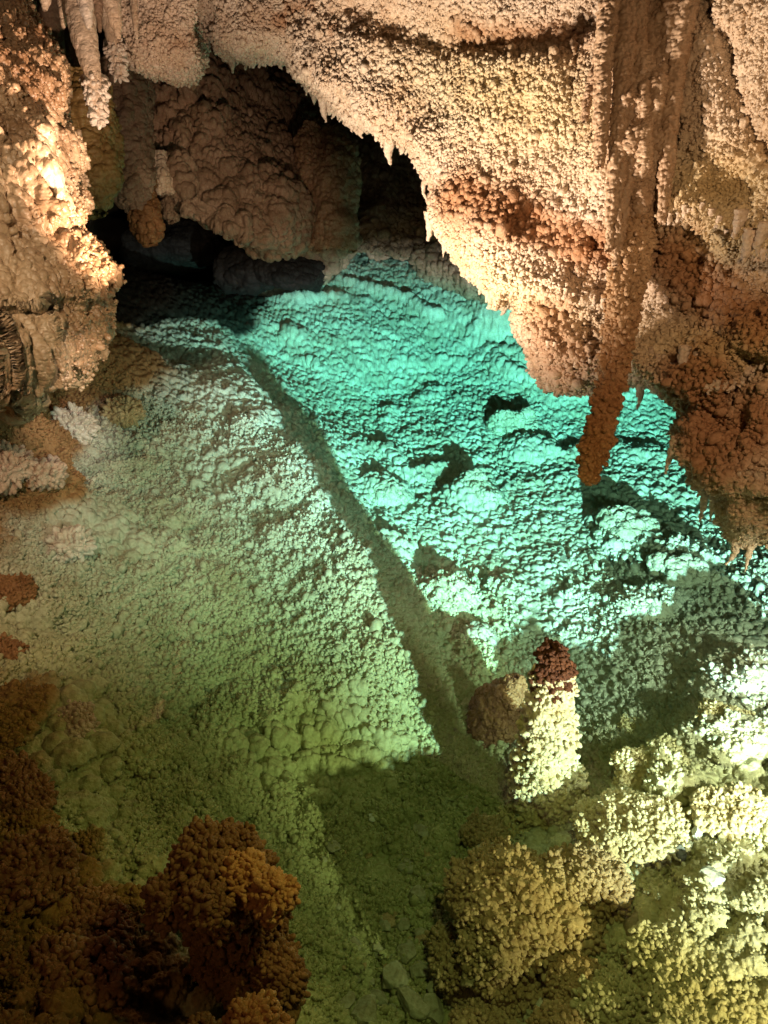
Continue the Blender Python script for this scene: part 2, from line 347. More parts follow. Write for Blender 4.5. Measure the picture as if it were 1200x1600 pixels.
# ================================================================== OVERHANG (right and top): stations along its lower edge
E = [(150,-60,6.2),(205,80,5.9),(255,104,5.8),(303,98,5.75),(312,40,5.9),(345,55,5.7),(385,72,5.6),(450,78,5.5),(500,130,5.3),(560,180,5.1),(610,190,5.0),(655,222,4.9),(700,285,4.7),(695,325,4.6),(735,368,4.5),(800,415,4.35),(832,455,4.3),(842,530,4.15),(870,603,4.0),(960,612,3.8),(1045,618,3.6),(1078,650,3.45),(1085,735,3.35),(1140,765,3.2),(1150,820,3.1),(1210,825,3.0),(1300,860,2.9),(1450,900,2.8)]
n = len(E)
top = [(150 + (1700 - 150) * (k / (n - 1)) ** 1.0, -420) for k in range(n)]
rows = []
def blend(e, t, f, d, bow=0.0): return at(e[0] + (t[0] - e[0]) * f, e[1] + (t[1] - e[1]) * f, d)
for f, dofs, back in ((.10, 1.6, 1), (.03, .9, 1), (-.004, .35, 1), (0, 0.05, 0), (.03, -.12, 0), (.10, -.2, 0), (.2, -.28, 0), (.35, -.40, 0), (.5, -.5, 0), (.7, -.62, 0), (.85, -.8, 0), (1.0, -1.1, 0)):
    rows.append([blend(E[k], top[k], f, E[k][2] + dofs * (E[k][2] / 5)) for k in range(n)])
LEDGES = [([(690,375),(760,398),(830,440),(940,480)], 100, .15, 690, 945), ([(1020,560),(1080,590),(1130,610),(1200,560),(1300,540)], 120, .17, 1010, 1400), ([(1030,345),(1100,330),(1160,395),(1240,400)], 90, .15, 1040, 1400),
  ([(840,520),(880,560),(960,575),(1040,590)], 80, .08, 840, 1040), ([(1080,700),(1150,745),(1250,770)], 80, .10, 1085, 1400), ([(560,60),(700,95),(850,90),(930,60)], 70, -.05, 540, 930), ([(480,100),(560,150),(640,190),(700,250)], 60, .07, 470, 700)]
def ceil_shape(P, px, py, dd):
    s = fbm(P, .9, 4, 1) * .16
    for ln, hh, am, x0, x1 in LEDGES:
        xs, ys = zip(*ln); wob = 9 * np.abs(vnoise(np.stack([px / 13, py / 60, 0 * px], 1), 1.0, 3)) + 9 * vnoise(np.stack([px / 45, py / 45, 0 * px], 1), 1.0, 1)
        t = np.interp(px, xs, ys) + wob - py
        s += am * np.clip(1 - t / hh, 0, 1) ** 1.3 * sstep(-4, 5, t) * sstep(x0 - 25, x0 + 15, px) * sstep(x1 + 25, x1 - 15, px)
    d, t = seg_dist(px, py, [(1100, 0), (1140, 70), (1150, 150), (1190, 250)]); s -= .12 * np.exp(-(d / 16) ** 2)
    d, t = seg_dist(px, py, [(1025, 400), (1010, 350), (1060, 190)]); s -= .10 * np.exp(-(d / 12) ** 2)
    d, t = seg_dist(px, py, [(560, 10), (700, 60), (860, 50), (930, 20)]); s -= .10 * np.exp(-(d / 30) ** 2)
    s += .12 * gauss(px, py, 260, 40, 50, 60) - .2 * gauss(px, py, 322, 40, 14, 40)
    return s
def flutem(px, py): return sstep(905, 935, px) * sstep(1090, 1040, px) * sstep(430, 300, py)
def ceil_a(P, px, py, dd):
    fl = flutem(px, py); coarse = coarsem(px, py)
    Q = P * np.array([1, 1, .45]); 
    return pop(Q, .08, .35, .74, 2.0) * (.30 + .25 * coarse) + pop(Q, .24, .3, .72, 8.0) * .12 * (1 - .8 * fl) + fl * .035 * np.abs(vnoise(P * [1, 1, .12], .045, 2)) * 1.6
def coarsem(px, py):
    a = seg_dist(px, py, [(720, 310), (800, 330), (880, 365), (930, 385)])[0]
    b = seg_dist(px, py, [(1050, 400), (1080, 440), (1180, 500)])[0]
    c = seg_dist(px, py, [(1090, 590), (1120, 700), (1180, 660)])[0]
    d = seg_dist(px, py, [(860, 500), (880, 570), (900, 560)])[0]
    e = seg_dist(px, py, [(720, 50), (800, 55), (900, 60)])[0]
    return np.clip(np.exp(-(a / 42) ** 4) + np.exp(-(b / 50) ** 4) + np.exp(-(c / 60) ** 4) + .7 * np.exp(-(d / 45) ** 4) + .8 * np.exp(-(e / 24) ** 2), 0, 1)
def ceil_b(P, px, py, dd):
    fl = flutem(px, py); co = coarsem(px, py)
    Q = P * np.array([1, 1, .8])
    return pop(Q, .034, .42, .75, 7.0) * (.6 + .6 * co) * (1 - .6 * fl)
def ceil_c(P, px, py, dd): return pop(P, .016, .42, .74, 3.0, 0) * .9
def ceil_stain(P, px, py, dd):
    co = coarsem(px + 12 * vnoise(P, .12, 0), py + 12 * vnoise(P, .1, 1))
    s = mixc(co * .95, (.60, .40, .27))
    pale = np.clip(gauss(px, py, 800, 150, 130, 60, .3) + .7 * gauss(px, py, 760, 430, 120, 25, .5) + gauss(px, py, 1120, 290, 80, 40) + gauss(px, py, 1120, 540, 90, 30) + .8 * gauss(px, py, 1150, 380, 60, 30), 0, 1)
    s = mixc(pale * .8, (1.06, 1.10, .82), s)
    s = mixc(np.clip(gauss(px, py, 480, 30, 60, 20) + .8 * gauss(px, py, 260, 60, 30, 10), 0, 1) * sstep(-.2, .5, vnoise(P, .08, 2)), (.60, .38, .24), s)
    r = sstep(1000, 1200, px); s = mixc(r * .4, (.85, .78, .62), s)
    return s
ov, OG, ON = build_sheet('cave_ceiling', rows, 1150, 1500, M_ceil, [ceil_a, ceil_b, ceil_c], shape=ceil_shape, stain=ceil_stain)
print('ceiling', time.time() - T0)
# ================================================================== LEFT WALL with flowstone terraces
TERR = [([-200, 20, 90, 200], [385, 375, 372, 340]), ([-200, 0, 73, 110, 200], [500, 487, 463, 425, 380]), ([-200, 0, 25, 93, 115, 200], [590, 570, 562, 530, 505, 440]), ([-200, 0, 50, 117, 163, 230], [690, 646, 627, 574, 510, 450])]
def terrace(P, px, py):
    wob = 26 * np.abs(vnoise(np.stack([px / 15, py / 150, 0 * px], 1), 1.0, 0)) ** .8 - 8 + 10 * vnoise(np.stack([px / 60, py / 60, 0 * px], 1), 1.0, 1)
    q = py - wob; L = [np.interp(px, a, b) for a, b in TERR]; s = np.zeros(len(px))
    for k in range(3):
        t = (q - L[k]) / np.maximum(L[k + 1] - L[k], 8); m = (t >= 0) & (t < 1)
        s = np.where(m, .02 + .17 * np.clip(t, 0, 1) ** .7 * (1 - sstep(.955, 1.0, t)), s)
    return s

S = [(-20,22,4.3),(30,80,4.25),(55,110,4.2),(95,170,4.1),(118,240,4.05),(128,320,4.0),(150,380,3.95),(158,440,3.95),(160,500,3.95),(172,530,4.0),(150,560,3.9),(190,600,3.9)]
S = [(20,-120,4.5),(12,-30,4.4),(40,50,4.3),(70,100,4.25),(80,170,4.15),(75,235,4.1),(82,300,4.0),(98,370,3.95),(106,440,3.95),(104,490,3.95),(80,525,3.85),(45,550,3.75),(10,575,3.7),(-30,600,3.6)]
n = len(S); rows = []
for f, dofs in ((-.02, 1.5), (.0, .7), (.03, .25), (.0, 0.0), (.10, -.2), (.25, -.38), (.45, -.5), (.7, -.65), (1.0, -.9)):
    if dofs > 0: rows.append([at(s[0] - 260 * f, s[1], s[2] + dofs) for s in S])
    else: rows.append([at(s[0] - 420 * f, s[1] + 30 * f, s[2] + dofs) for s in S])
def wall_shape(P, px, py, dd):
    s = fbm(P, .5, 4, 2) * .10
    s = s * (1 - .6 * sstep(340, 390, py)) + terrace(P, px, py) * 1.15
    s += .06 * np.exp(-(seg_dist(px, py, [(-20, 330), (40, 300), (60, 220)])[0] / 30) ** 2)
    return s
def wall_a(P, px, py, dd):
    drape = .4 + .6 * sstep(190, 240, py) * sstep(380, 340, py)
    fl = np.abs(vnoise(P * [1, 1, .16], .06, 1)) * .17 + np.abs(vnoise(P * [1, 1, .1], .03, 3)) * .06
    return fl * drape + pop(P * [1, 1, .7], .075, .35, .72, 5.0) * (.35 - .2 * sstep(350, 390, py))
def wall_b(P, px, py, dd): return pop(P * [1, 1, .5], .034, .40, .74, 6.0) * (.75 + .3 * sstep(250, 150, py) - .35 * sstep(350, 400, py))
def wall_c(P, px, py, dd): return pop(P, .016, .42, .74, 3.0, 0) * .45
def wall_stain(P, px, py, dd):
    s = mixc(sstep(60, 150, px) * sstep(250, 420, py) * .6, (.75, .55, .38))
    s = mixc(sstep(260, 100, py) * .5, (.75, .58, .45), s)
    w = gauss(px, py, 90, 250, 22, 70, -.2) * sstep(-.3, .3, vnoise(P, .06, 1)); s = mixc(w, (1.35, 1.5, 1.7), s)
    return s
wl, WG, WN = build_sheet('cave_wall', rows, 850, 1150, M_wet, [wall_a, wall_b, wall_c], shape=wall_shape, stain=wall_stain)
# ================================================================== BACK WALL, leaning over the far shore
B = [[(60,-260,9.6),(200,-260,10),(350,-260,10.6),(500,-260,11.5),(650,-260,12),(800,-260,12),(1000,-260,12),(1300,-260,11)],
     [(150,60,9.0),(240,60,9.3),(350,80,9.8),(450,60,10.8),(600,60,11.6),(750,60,11.4),(950,60,10.8),(1300,60,10)],
     [(170,110,8.8),(230,120,8.8),(320,130,9.0),(420,160,9.6),(560,160,10.6),(750,180,10.8),(950,180,10),(1300,180,9)],
     [(190,180,8.4),(240,190,8.2),(320,200,8.4),(420,240,8.9),(540,250,9.9),(720,270,10.3),(950,300,9.4),(1300,300,8.5)],
     [(200,230,8.2),(245,240,7.9),(310,270,8.0),(400,310,8.3),(520,320,9.4),(700,340,9.9),(900,380,9.0),(1300,380,8.2)],
     [(215,270,8.2),(250,275,7.8),(305,320,7.75),(400,360,8.0),(520,375,9.2),(670,390,9.6),(840,440,8.8),(1300,480,7.6)],
     [(215,285,8.3),(250,285,7.9),(305,335,7.8),(400,374,8.05),(500,392,9.2),(660,404,9.55),(840,468,8.7),(1300,560,7.2)],
     [(215,286,8.6),(250,286,8.3),(305,338,8.3),(400,378,8.6),(500,398,9.7),(660,411,9.75),(840,478,8.8),(1300,590,7.2)],
     [(215,260,9.8),(250,260,9.8),(305,310,9.9),(400,350,10),(500,392,10.2),(660,425,9.9),(840,500,8.9),(1300,640,7.2)]]
rows = [[at(*q) for q in r] for r in B]
def back_shape(P, px, py, dd):
    s = fbm(P * [1, 1, .45], .9, 4, 0) * .30
    d, t = seg_dist(px, py, [(520, 210), (525, 300), (520, 370)]); s += .15 * np.exp(-(d / (20 + 6 * np.sin(t * 4))) ** 2)
    d, t = seg_dist(px, py, [(485, 215), (490, 330), (500, 400)]); s += .2 * np.exp(-(d / 10) ** 2)
    d, t = seg_dist(px, py, [(230, 110), (330, 230), (430, 330)]); s += .2 * np.exp(-(d / 45) ** 2)
    s -= .5 * gauss(px, py, 560, 300, 14, 60) + .5 * gauss(px, py, 270, 260, 26, 22)
    return s
def back_a(P, px, py, dd):
    dr = np.clip(gauss(px, py, 270, 190, 70, 90) + sstep(230, 60, py) * .6 + .7 * gauss(px, py, 440, 330, 60, 40), 0, 1)
    sm = gauss(px, py, 330, 330, 60, 40)
    return pop(P * [1, 1, .6], .13, .30, .74, 2.0) * .55 * (1 - .6 * dr) * (1 - .8 * sm) + np.abs(vnoise(P * [1, 1, .15], .12, 1)) * .10 * .6 + dr * (np.abs(vnoise(P * [1, 1, .14], .16, 3)) * .24 + np.abs(vnoise(P * [1, 1, .14], .07, 0)) * .09)
def back_b(P, px, py, dd): return pop(P * [1, 1, .8], .065, .42, .75, 7.0) * (1.0 * (1 - .7 * gauss(px, py, 330, 330, 60, 40)))
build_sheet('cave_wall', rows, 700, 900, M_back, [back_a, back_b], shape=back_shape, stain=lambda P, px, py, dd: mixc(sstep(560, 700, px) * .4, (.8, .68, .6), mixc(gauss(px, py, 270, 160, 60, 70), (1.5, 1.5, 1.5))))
print('walls', time.time() - T0)
# ------------------------------------------------------------------ the dark cave shell closing the chamber
u = np.linspace(0, math.pi, 260)[:, None]; v = np.linspace(0, 2 * math.pi, 420)[None]
G = np.stack([8.2 * np.sin(u) * np.cos(v) + 0 * u, 6.0 + 9.5 * np.sin(u) * np.sin(v), .5 + 5.0 * np.cos(u) + 0 * v], -1)
P = flat(G); nrm = P - [0, 6, .5]; nrm /= np.linalg.norm(nrm, axis=1)[:, None]
P = P - nrm * (fbm(P, 2.2, 4) * .6 + pop(P, .35, .35, .72) * .4)[:, None]
link('cave_rock', mesh('cave_rock', P, grid_faces(260, 420)), M_dark, kind='structure')
# ================================================================== SINGLE FORMATIONS
def tube(path, radii, nu, nv, layers, seed=0, squash=None, cap=True):
    C = np.array(path, float); W = spline_mat(len(C), nu); Cc = W @ C; R = (spline_mat(len(radii), nu) @ np.array(radii, float)).clip(.0015)
    T = np.gradient(Cc, axis=0); T /= np.linalg.norm(T, axis=1)[:, None]
    A = np.cross(T, [0, 1, .02]); A /= np.linalg.norm(A, axis=1)[:, None]; Bn = np.cross(T, A)
    ph = np.linspace(0, 2 * math.pi, nv, endpoint=False)
    sx, sy = squash if squash else (1, 1)
    D = A[:, None] * np.cos(ph)[None, :, None] * sx + Bn[:, None] * np.sin(ph)[None, :, None] * sy
    G = Cc[:, None] + D * R[:, None, None]
    for fn in layers:
        Nn = grid_normals(G, True); out = ((G - Cc[:, None]) * Nn).sum(-1).mean(); Nn = Nn if out > 0 else -Nn
        G = (flat(G) + flat(Nn) * fn(flat(G) + seed * 3.1)[:, None]).reshape(G.shape)
    Nn = grid_normals(G, True); out = ((G - Cc[:, None]) * Nn).sum(-1).mean(); Nn = Nn if out > 0 else -Nn
    return G, Nn, R
def tube_mesh(name, G, stain=None):
    nu, nv = G.shape[:2]; V = np.vstack([flat(G), G[0].mean(0)[None], G[-1].mean(0)[None]])
    q = grid_faces(nu, nv, True); j = np.arange(nv); j2 = (j + 1) % nv
    c0 = np.stack([np.full(nv, nu * nv), j2, j, j], 1)
    fc = q
    me = mesh(name, V[:-2], fc, stain)
    return me
def ico(sub):
    t = (1 + 5 ** .5) / 2
    V = [(-1, t, 0), (1, t, 0), (-1, -t, 0), (1, -t, 0), (0, -1, t), (0, 1, t), (0, -1, -t), (0, 1, -t), (t, 0, -1), (t, 0, 1), (-t, 0, -1), (-t, 0, 1)]
    Fc = [(0, 11, 5), (0, 5, 1), (0, 1, 7), (0, 7, 10), (0, 10, 11), (1, 5, 9), (5, 11, 4), (11, 10, 2), (10, 7, 6), (7, 1, 8), (3, 9, 4), (3, 4, 2), (3, 2, 6), (3, 6, 8), (3, 8, 9), (4, 9, 5), (2, 4, 11), (6, 2, 10), (8, 6, 7), (9, 8, 1)]
    V = [np.array(v) / np.linalg.norm(v) for v in V]
    for _ in range(sub):
        mid = {}; nf = []
        def mp(a, b):
            k = (min(a, b), max(a, b))
            if k not in mid: w = V[a] + V[b]; V.append(w / np.linalg.norm(w)); mid[k] = len(V) - 1
            return mid[k]
        for a, b, c in Fc:
            x, y, z = mp(a, b), mp(b, c), mp(c, a); nf += [(a, x, z), (b, y, x), (c, z, y), (x, y, z)]
        Fc = nf
    return np.array(V), np.array(Fc)
ICO = {k: ico(k) for k in (0, 1, 2, 3, 5, 6)}
def tri_normals(V, Fc):
    n = np.cross(V[Fc[:, 1]] - V[Fc[:, 0]], V[Fc[:, 2]] - V[Fc[:, 0]]); out = np.zeros_like(V)
    for k in range(3):
        for c in range(3): out[:, c] += np.bincount(Fc[:, k], n[:, c], len(V))
    return out / np.maximum(np.linalg.norm(out, axis=1)[:, None], 1e-12)
def blob(center, r3, sub=5, rough=.25, layers=(), seed=0, flat_cut=None, rotz=0.0, facet=0):
    V, Fc = ICO[sub]; V = V.copy()
    if facet:                      # chop with planes: a broken stone
        rr = np.random.default_rng(seed + 5)
        for k in range(facet):
            d = rr.normal(size=3); d /= np.linalg.norm(d); c = rr.uniform(.55, .85)
            t = V @ d; V = V - d[None] * np.maximum(t - c, 0)[:, None]
    V = V * (1 + rough * fbm(V + seed * 5.7, .9, 3)[:, None]) * np.array(r3)
    c, s = math.cos(rotz), math.sin(rotz); V = V @ np.array([[c, s, 0], [-s, c, 0], [0, 0, 1]])
    V = V + np.array(center)
    for fn in layers:
        V = V + tri_normals(V, Fc) * fn(V)[:, None]
    return V, Fc
L_pop = lambda s, a, lo=.42, hi=.75, off=0.0, w=.25: (lambda P: pop(P, s, lo, hi, off, w) * a)
def merge(parts):
    Vs, Fs, n = [], [], 0
    for V, Fc in parts: Vs.append(V); Fs.append(Fc + n); n += len(V)
    return np.vstack(Vs), np.vstack(Fs)
def knobs(P, Nn, r, elong=1.4, rnd=.35, sub=1, seed=0, jit=.5):
    rr = np.random.default_rng(seed); n = len(P); V, Fc = ICO[sub]
    d = Nn + rr.normal(size=(n, 3)) * jit; d /= np.linalg.norm(d, axis=1)[:, None]
    sc = r * (1 + rnd * rr.normal(size=n)).clip(.45, 1.8)
    a = V @ d.T                                   # (v,n)
    W = V[None] + d[:, None] * (a.T[..., None] * (elong - 1))
    W = P[:, None] + (d * sc[:, None] * elong * .5)[:, None] + W * sc[:, None, None]
    return W.reshape(-1, 3), (Fc[None] + (np.arange(n) * len(V))[:, None, None]).reshape(-1, 3)
def quads_to_tris(q): return np.vstack([q[:, :3], q[:, [0, 2, 3]]])
def carpet(name, G, Nn, mat, n, r, region, parent, stain=None, elong=1.5, seed=0, jit=.55, big=None):
    """round popcorn grains crusting a rock face, spread evenly over its area"""
    P = flat(G); N_ = flat(Nn); e1 = np.linalg.norm(np.gradient(G, axis=0), axis=-1) * np.linalg.norm(np.gradient(G, axis=1), axis=-1)
    px, py, dd = proj(P); w = e1.ravel() * region(px, py, dd, P); w = w / w.sum()
    r2 = np.random.default_rng(seed); i = r2.choice(len(P), n, p=w)
    rr_ = r(px[i], py[i], dd[i]) * np.exp(r2.normal(size=n) * .38)
    V, Fc = ICO[0]; m = len(V)
    d = N_[i] + r2.normal(size=(n, 3)) * jit; d /= np.linalg.norm(d, axis=1)[:, None]
    a = V @ d.T; W = V[None] + d[:, None] * (a.T[..., None] * (elong - 1))
    W = P[i][:, None] + (d * (rr_ * elong * .35)[:, None])[:, None] + W * rr_[:, None, None]
    F2 = (Fc[None] + (np.arange(n) * m)[:, None, None]).reshape(-1, 3)
    sv = np.repeat(stain[i], m, 0) if stain is not None else None
    return link(name, mesh(name, W.reshape(-1, 3), F2, sv), mat, parent=parent, kind='stuff')
inview = lambda px, py: ((px > -40) & (px < 1240) & (py > -40) & (py < 1640)) * 1.0
P = flat(OG); px, py, dd = proj(P); OST = ceil_stain(P, px, py, dd)
carpet('popcorn_crust', OG, ON, M_ceil, 140000, lambda px, py, dd: .0016 * dd * (1 + .7 * coarsem(px, py)), lambda px, py, dd, P: (.15 + sstep(-.3, .4, vnoise(P, .12, 3))) * inview(px, py) * (dd < 7) * (1 - .75 * flutem(px, py)) / dd ** 2, ov, OST, seed=1)
carpet('popcorn_crust', FG, FN, M_floor, 120000, lambda px, py, dd: (.0014 + .0006 * sstep(700, 1000, py)) * dd, lambda px, py, dd, P: sstep(-.4, .2, vnoise(P, .55, 1) + .4 * vnoise(P, .14, 2)) * inview(px, py) * (dd < 6) * (py > 520) / dd ** 2.0 * np.where(px > 560 + (py - 700) * .55, .35, 1.0) , fl_o, FST, seed=2, elong=1.7)
P = flat(WG); px, py, dd = proj(P)
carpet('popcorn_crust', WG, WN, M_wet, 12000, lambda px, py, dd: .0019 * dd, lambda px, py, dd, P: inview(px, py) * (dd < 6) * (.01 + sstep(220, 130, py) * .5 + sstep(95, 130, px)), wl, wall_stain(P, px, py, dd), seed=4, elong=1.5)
cpx, cpy, cdd = proj(flat(OG)); _k = (cpx > -50) & (cpx < 1250) & (cpy > -50) & (cpy < 900) & (cdd < 7); _cx, _cy, _cd = cpx[_k], cpy[_k], cdd[_k]
def depth_at(x, y):
    q = (np.abs(_cx - x) < 6) & (np.abs(_cy - y) < 6); return float(np.percentile(_cd[q], 20)) if q.any() else 3.4
exec_after = []
# ---- the tall yellow stalagmite standing in the pool
base = atz(850, 1285, -.80)
def stal_pts():
    d0 = 2.62
    pts = [(862,1022,.0),(862,1050,0),(858,1085,0),(852,1130,0),(846,1180,0),(850,1230,0),(852,1275,0),(856,1330,0)]
    return pts
# its axis: straight up from the base so that its tip just breaks the water
tip = atz(863, 1016, .085)
ax = [tip + (base - tip) * t for t in np.linspace(0, 1.08, 9)]
for k, dx in enumerate((0, .004, .012, .0, -.016, -.012, .008, .012, 0)): ax[k] = ax[k] + np.array([dx, 0, 0])
rad_s = [.006, .044, .058, .078, .080, .108, .126, .132, .22]
root = bpy.data.objects.new('stalagmite', None); COL.objects.link(root); root.location = base
root['label'] = 'tall yellow popcorn covered stalagmite standing in the pool with brown tip'; root['category'] = 'stalagmite'
def add_part(name, V, Fc, mat, root, stain=None):
    o = link(name, mesh(name, V - np.array(root.location), Fc, stain), mat, parent=root); return o
G, Nn, R = tube(ax, rad_s, 420, 420, [lambda P: fbm(P, .11, 2, 2) * .030, L_pop(.09, .55, off=2.), L_pop(.030, .8, off=3.), L_pop(.013, .9, off=1., w=0)])
rr = np.random.default_rng(3)
K = np.arange(0, 420 * 420); K = K[rr.random(len(K)) < .022]
cut = 48
sel = K[K // 420 >= cut]; 
o = add_part('body', flat(G[cut:]), grid_faces(420 - cut, 420, True), M_yel, root)
V, Fc = knobs(flat(G)[sel], flat(Nn)[sel], .0075, 1.7, seed=5); add_part('popcorn_crust', V, Fc, M_yel, root)['kind'] = 'stuff'
o = add_part('tip', flat(G[:cut + 1]), grid_faces(cut + 1, 420, True), M_tip, root)
sel = K[K // 420 < cut]; V, Fc = knobs(flat(G)[sel], flat(Nn)[sel], .007, 1.5, seed=6)
add_part('popcorn_crust', V, Fc, M_tip, root)['kind'] = 'stuff'
sel = rr.integers(cut * 420, (cut + 60) * 420, 420); sel = sel[rr.random(420) > (sel // 420 - cut) / 60.0]
V, Fc = knobs(flat(G)[sel], flat(Nn)[sel], .0085, 1.7, seed=16); add_part('brown_speckle', V, Fc, M_tip, root)['kind'] = 'stuff'
q = atz(772, 1150, -.95) + [0, .05, 0]
pp = [q + [.10, .0, .36], q + [.10, .0, .34], q + [.08, .0, .28], q + [.05, 0, .20], q + [.02, 0, .14], q + [-.02, 0, -.15]]
G, Nn, R = tube(pp, [.012, .04, .06, .085, .11, .16], 360, 360, [L_pop(.10, .5, off=4.), L_pop(.034, .8, off=5.), L_pop(.015, .8, off=1., w=0)])
b_o = link('rock_pillar', mesh('rock_pillar', flat(G) - q, grid_faces(360, 360, True)), M_brn, label='shaded brown drowned pillar rising just behind the left side of the yellow stalagmite', cat='rock pillar'); b_o.location = q
# ---- long stalactite reaching down from the overhang
def hang(name, pts, radii, mat, label, group=None, stain=None, layers=None, nu=420, nv=200, cat='stalactite', kn=0, kr=.01, seed=1, squash=None, kmat=None):
    path = [at(*p) for p in pts]
    G, Nn, R = tube(path, radii, nu, nv, layers if layers is not None else [L_pop(.06, .4, off=seed), L_pop(.025, .7, off=seed + 1)], squash=squash)
    V = flat(G); Fc = grid_faces(nu, nv, True)
    o = link(name, mesh(name, V, Fc, stain(V) if stain else None), mat, label=label, cat=cat, group=group)
    # origin at the top of the thing
    me = o.data; c = path[0]; me.vertices.foreach_set('co', (V - c).astype(F).ravel()); o.location = c; me.update()
    if kn:
        r2 = np.random.default_rng(seed); sel = r2.integers(0, nu * nv, kn)
        Vk, Fk = knobs(V[sel], flat(Nn)[sel], kr, 1.5, seed=seed)
        k = link('popcorn_crust', mesh('popcorn_crust', Vk - c, Fk, stain(Vk) if stain else None), kmat or mat, parent=o); k['kind'] = 'stuff'
    return o

lay_big = [lambda P: np.abs(vnoise(P * [1, 1, .1], .05, 2)) * .05 * sstep(1.2, 1.6, P[:, 2]), L_pop(.05, .35), L_pop(.026, .8), L_pop(.012, .7, w=0)]
core = [(1022,-60),(1012,60),(1003,160),(994,260),(985,350),(975,430)]
hang('stalactite', [(x, y, depth_at(x, max(y, -30)) + .06 - .03 * k) for k, (x, y) in enumerate(core)] , [.15, .14, .12, .10, .07, .025], M_ceil2, 'thick tan fluted column of flowstone coming down the overhang above the brown stalactite',
     layers=[lambda P: np.abs(vnoise(P * [1, 1, .07], .05, 2)) * .06, L_pop(.06, .3), L_pop(.024, .6), L_pop(.012, .6, w=0)], nu=600, nv=260, kn=500, kr=.005)
dS = depth_at(985, 400) - .10
rod_stain = lambda V: mixc(sstep(1.45, .75, V[:, 2] + .08 * vnoise(V, .1, 1)), (.70, .49, .32))
hang('stalactite', [(1000,290,dS+.06),(992,350,dS),(985,410,dS-.03),(975,470,dS-.06),(966,530,dS-.08),(956,590,dS-.10),(945,645,dS-.12),(930,700,dS-.14),(918,752,dS-.16)],
     [.02, .045, .056, .052, .045, .040, .038, .038, .010], M_brn2, 'long knobbly brown stalactite hanging from the overhang over the turquoise water', layers=lay_big, kn=2400, kr=.0085, nu=800, nv=240, stain=rod_stain)
# fluted drapery on the overhang, thin ribs hanging side by side
dr = bpy.data.objects.new('flowstone_drapery', None); COL.objects.link(dr); dr.location = at(980, 60, 3.4)
dr['label'] = 'fluted brown drapery of thin vertical ribs beside the long stalactite'; dr['category'] = 'drapery'
for k, (x0, y0, x1, y1, d0, r) in enumerate([(945,20,916,190,3.75,.020),(958,-20,932,262,3.66,.030),(975,-40,956,392,3.60,.026),(992,-40,958,415,3.52,.024),(1003,-40,972,400,3.42,.020),(1078,-30,1030,350,3.4,.030),(1052,-60,1040,260,3.42,.04)]):
    d0 = min(depth_at(x0 + (x1 - x0) * t, max(0, y0 + (y1 - y0) * t)) for t in (.1, .5, .9)) - .03
    if 930 < x1 < 1040: d0 = min(d0, depth_at(1000, 200) - .13)
    pp = [at(x0 + (x1 - x0) * t + 4 * math.sin(k * 3 + t * 5), y0 + (y1 - y0) * t, d0) for t in np.linspace(0, 1, 6)]
    G, Nn, R = tube(pp, [r * 1.5, r * 1.3, r * 1.1, r, r * .8, r * .3], 300, 60, [L_pop(.05, .25, off=k), L_pop(.018, .8, off=k)])
    link('rib', mesh('rib', flat(G) - np.array(dr.location), grid_faces(300, 60, True)), M_ceil2, parent=dr)
# ---- stalactites at the top left
SM = lambda sd: [L_pop(.06, .15, off=sd), L_pop(.02, .14, off=sd)]
def frost(name, pts, radii, label, t0, kn, **kw):
    o = hang(name, pts, radii, M_ceil, label, layers=SM(3), nu=260, nv=90, **kw)
    P = np.array([at(*p) for p in pts]); C = spline_mat(len(P), 100) @ P; R = spline_mat(len(radii), 100) @ np.array(radii)
    r2 = np.random.default_rng(kn); i = r2.integers(int(t0 * 100), 100, kn); ph = r2.uniform(0, 6.28, kn)
    d = np.stack([np.cos(ph), np.sin(ph), -.5 * np.ones(kn)], 1)
    Vk, Fk = knobs(C[i] + d * R[i, None], d, .011, 2.2, seed=kn, jit=.5)
    k = link('frosted_crust', mesh('frosted_crust', Vk - np.array(o.location), Fk), M_white, parent=o); k['kind'] = 'stuff'
frost('stalactite', [(112,-60,4.9),(122,0,4.85),(132,60,4.8),(143,110,4.75),(150,150,4.72),(154,190,4.7)], [.10, .085, .075, .05, .035, .012], 'long smooth pink brown stalactite with white frosted tip at top of cave', .6, 260)
frost('stalactite', [(165,0,5.6),(172,40,5.6),(180,75,5.6),(186,120,5.6)], [.07, .05, .04, .025], 'shorter grey stalactite with white frosted tip behind the long smooth one', .5, 160)
